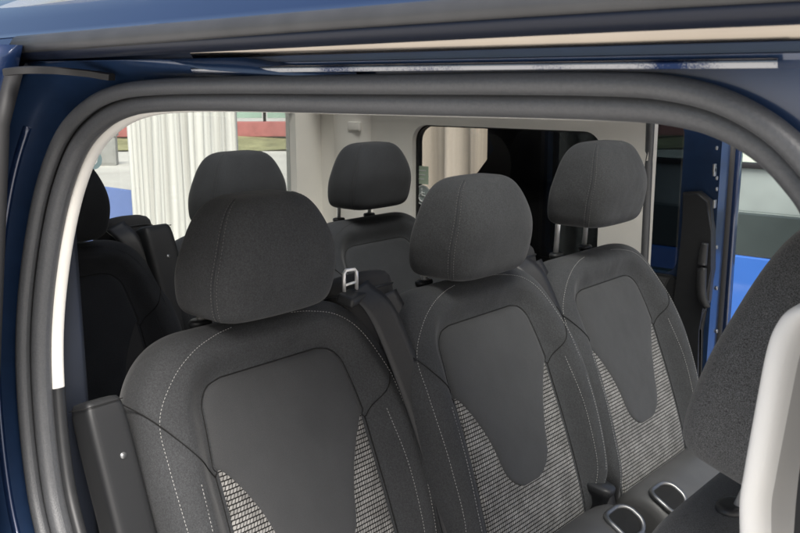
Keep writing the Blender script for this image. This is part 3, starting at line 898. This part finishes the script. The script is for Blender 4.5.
def streaky(name, c1, c2, s):
    m = mat(name, c1, .75); nt = m.node_tree; b = nt.nodes['Principled BSDF']; N = nt.nodes.new; L = nt.links.new
    tc = N('ShaderNodeTexCoord'); mp = N('ShaderNodeMapping'); mp.inputs['Scale'].default_value = (s, s, .35)
    n = N('ShaderNodeTexNoise'); n.inputs['Scale'].default_value = 1; n.inputs['Detail'].default_value = 5
    r = N('ShaderNodeMix'); r.data_type = 'RGBA'
    r.inputs[6].default_value = (*c1, 1); r.inputs[7].default_value = (*c2, 1)
    mr = N('ShaderNodeMapRange'); mr.inputs['From Min'].default_value = .35; mr.inputs['From Max'].default_value = .68
    L(tc.outputs['Object'], mp.inputs[0]); L(mp.outputs[0], n.inputs[0]); L(n.outputs[0], mr.inputs[0]); L(mr.outputs[0], r.inputs[0]); L(r.outputs[2], b.inputs['Base Color'])
    return m
M['white_sheet'] = streaky('white_corrugated', (.82, .815, .79), (.56, .55, .525), 26)
M['brown_sheet'] = streaky('weathered_corrugated', (.72, .70, .66), (.42, .40, .365), 12)
HY = 3.5
cx0, cx1 = at(129, 180, 'y', HY).x, at(236, 180, 'y', HY).x
corr('corrugated_panel', cx0, cx1, HY, 2.5, 'white_sheet', 'white corrugated sheet panel standing outside the rear window')
corr('corrugated_panel', at(345, 180, 'y', HY).x, at(612, 180, 'y', HY).x, HY, 2.6, 'brown_sheet', 'weathered grey-brown corrugated panel seen through the tinted quarter window', pitch=.16, amp=.035)
M['blue'] = mat('blue_board', (.20, .29, .62), .5, noise=[(3, .06)])
def low_panel(x0, x1, label):
    root = empty('blue_barrier', ((x0+x1)/2, HY+.1, 0)); tag(root, label, 'barrier', 'blue barriers beside the corrugated panels')
    h = at(115, 187, 'y', HY+.1).z
    b = bmesh.new(); box(b, Vector((0, 0, h/2)), (x1-x0, .04, h-.02), None, .006); link('board', b, 'blue', root, smooth=False)
    b = bmesh.new(); box(b, Vector((0, 0, .05)), (x1-x0-.2, .4, .08), None, .01); link('foot', b, 'steel', root, smooth=False)
low_panel(-9.5, cx0-.03, 'low blue barrier board to the left of the white corrugated panel')
low_panel(cx1+.03, at(330, 187, 'y', HY+.1).x, 'low blue barrier board between the white and the brown corrugated panels')

# parked blue bus on the far side
M['carblue'] = mat('bright_blue_paint', (.05, .17, .56), .3, coat=1, noise=[(3, .03)])
M['carglass'] = mat('dark_pane', (.02, .035, .038), .05, spec=.8)
M['tealpane'] = mat('teal_grey_pane', (.25, .29, .275), .12, noise=[(1.6, .35)])
M['bandpane'] = mat('hazy_dark_pane', (.055, .07, .068), .15, noise=[(1.5, .3)])
M['busglass'] = glass('bus_glass', (.86, .92, .86))
BX0 = at(618, 160, 'y', HY).x; BL = 7.0; BY = HY+.1
bus = empty('parked_bus', (BX0+BL/2, BY+1.1, 0)); tag(bus, 'bright blue bus with a dark window band, seen through the far doorway', 'bus')
def zat(py): return at(735, py, 'y', BY).z
z_b, z_d, z_f = zat(255), zat(212), zat(165)
def bslab(name, z0, z1, m, dy=0, x0=0, x1=BL, par=None, th=.05):
    obs = None
    for sg in (-1, 1):
        b = bmesh.new(); box(b, Vector(((x0+x1)/2-BL/2, sg*(1.1-th/2-dy), (z0+z1)/2)), (x1-x0, th, z1-z0), None, .008); obs = link(name, b, m, par or bus, smooth=False)
    return obs
bslab('lower_side', .28, z_b, 'carblue'); bslab('dark_band', z_b+.002, z_d, 'bandpane', .004)
bslab('window_bar', z_f-.012, z_f+.012, 'rubber2', .002); bslab('upper_side', 2.35, 2.75, 'carblue')
b = bmesh.new(); box(b, Vector((0, 0, 2.80)), (BL, 2.16, .10), None, .03); link('roof', b, 'white', bus, smooth=False)
b = bmesh.new(); box(b, Vector((0, 0, .42)), (BL-.1, 2.06, .12)); link('floor', b, 'dark', bus, smooth=False)
for x in (0.05, 1.95, 3.5, 5.1, 6.9): bslab('window_post', z_d, 2.35, 'carblue', .004, x-.05, x+.05, th=.04)
for x0, x1 in ((.1, 1.9), (2.0, 3.45), (3.55, 5.05), (5.15, 6.85)):
    bslab('window', z_d+.001, z_f-.013, 'tealpane', .02, x0, x1, th=.006); bslab('window', z_f+.013, 2.34, 'busglass', .02, x0, x1, th=.006)
for x in (-BL/2+1.3, BL/2-1.5):
    b = bmesh.new(); tube(b, [Vector((x, -1.12, .46)), Vector((x, -.86, .46))], .46, seg=28); wv = link('wheel', b, 'rubber2', bus); smooth_angle(wv, 40)
    b = bmesh.new(); tube(b, [Vector((x, -1.13, .46)), Vector((x, -1.0, .46))], .27, seg=28); rv = link('rim', b, 'steel', wv); smooth_angle(rv, 40)

# grass bank, red kerb wall and green-panelled railing farther off
M['greybox'] = mat('grey_painted_metal', (.33, .33, .32), .6, noise=[(6, .08)])
M['grass'] = mat('dry_grass', (.32, .31, .17), .95, noise=[(2, .3), (20, .25)])
def far(px, py, z=0): return at(px, py, 'z', z)
g0, g1 = far(60, 152), far(330, 151)
d = (g1-g0); d.z = 0; d.normalize(); nrm = Vector((-d.y, d.x, 0))
if nrm.dot(g0-CAM) < 0: nrm = -nrm
b = bmesh.new()
grid(b, [[g0+d*s+nrm*t+Vector((0, 0, .01+.15*min(1, t/1.5)+.06*math.sin(s*1.3+t))) for s in [-30+2*k for k in range(40)]] for t in (0, .5, 1, 2, 3, 4.5)])
o = link('grass_bank', b, 'grass'); o['kind'] = 'structure'
cq = far(108, 165); cb = empty('utility_cabinet', cq, math.radians(50)); tag(cb, 'grey utility cabinet on the pale ground, left of the white corrugated panel', 'cabinet')
b = bmesh.new(); box(b, Vector((0, 0, .30)), (.40, .35, .60), None, .02); link('housing', b, 'greybox', cb, smooth=False)
b = bmesh.new(); box(b, Vector((0, 0, .63)), (.46, .40, .05), None, .012); link('lid', b, 'greybox', cb, smooth=False)
b = bmesh.new(); box(b, Vector((0, -.178, .30)), (.32, .012, .5), None, .004); link('door', b, 'greybox', cb, smooth=False)
M['red'] = mat('red_wall', (.46, .17, .17), .7, noise=[(5, .15)])
M['greenpanel'] = mat('green_panel', (.34, .48, .42), .3, noise=[(2, .15)])
fr_ = empty('railing', g0+nrm*3); tag(fr_, 'green panelled railing on a red base beyond the grass bank', 'railing')
ang = math.atan2(d.y, d.x); fr_.rotation_euler = (0, 0, ang)
b = bmesh.new(); box(b, Vector((2, 0, .40)), (40, .25, .42), None, .02); link('base_wall', b, 'red', fr_, smooth=False)
for k in range(14):
    x = -6+k*1.35
    b = bmesh.new(); box(b, Vector((x, .0, 1.05)), (.08, .08, .9), None, .01); link('post', b, 'steel' if k % 2 else 'seam', fr_, smooth=False)
    b = bmesh.new(); box(b, Vector((x+.675, 0, 1.08)), (1.2, .03, .75), None, .005); link('panel', b, 'greenpanel', fr_, smooth=False)
# ------------------------------------------------------------------ light
w = bpy.data.worlds.new('World'); sc.world = w; w.use_nodes = True
nt = w.node_tree; bg = nt.nodes['Background']
sky = nt.nodes.new('ShaderNodeTexSky'); sky.sky_type = 'NISHITA'; sky.sun_disc = False
EL, AZ = math.radians(51), math.radians(128)      # azimuth clockwise from +y
sky.sun_elevation = EL; sky.sun_rotation = AZ; sky.air_density = 1.2; sky.dust_density = 5
nt.links.new(sky.outputs[0], bg.inputs[0]); bg.inputs[1].default_value = .15
ld = bpy.data.lights.new('sun', 'SUN'); ld.energy = 5.0; ld.angle = math.radians(32); ld.color = (1, .985, .96)
sun = bpy.data.objects.new('sun', ld); col.objects.link(sun)
sdir = Vector((math.sin(AZ)*math.cos(EL), math.cos(AZ)*math.cos(EL), math.sin(EL)))
sun.rotation_euler = sdir.to_track_quat('Z', 'Y').to_euler(); sun.location = sdir*20
sc.view_settings.view_transform = 'Standard'; sc.view_settings.look = 'None'; sc.view_settings.exposure = 0
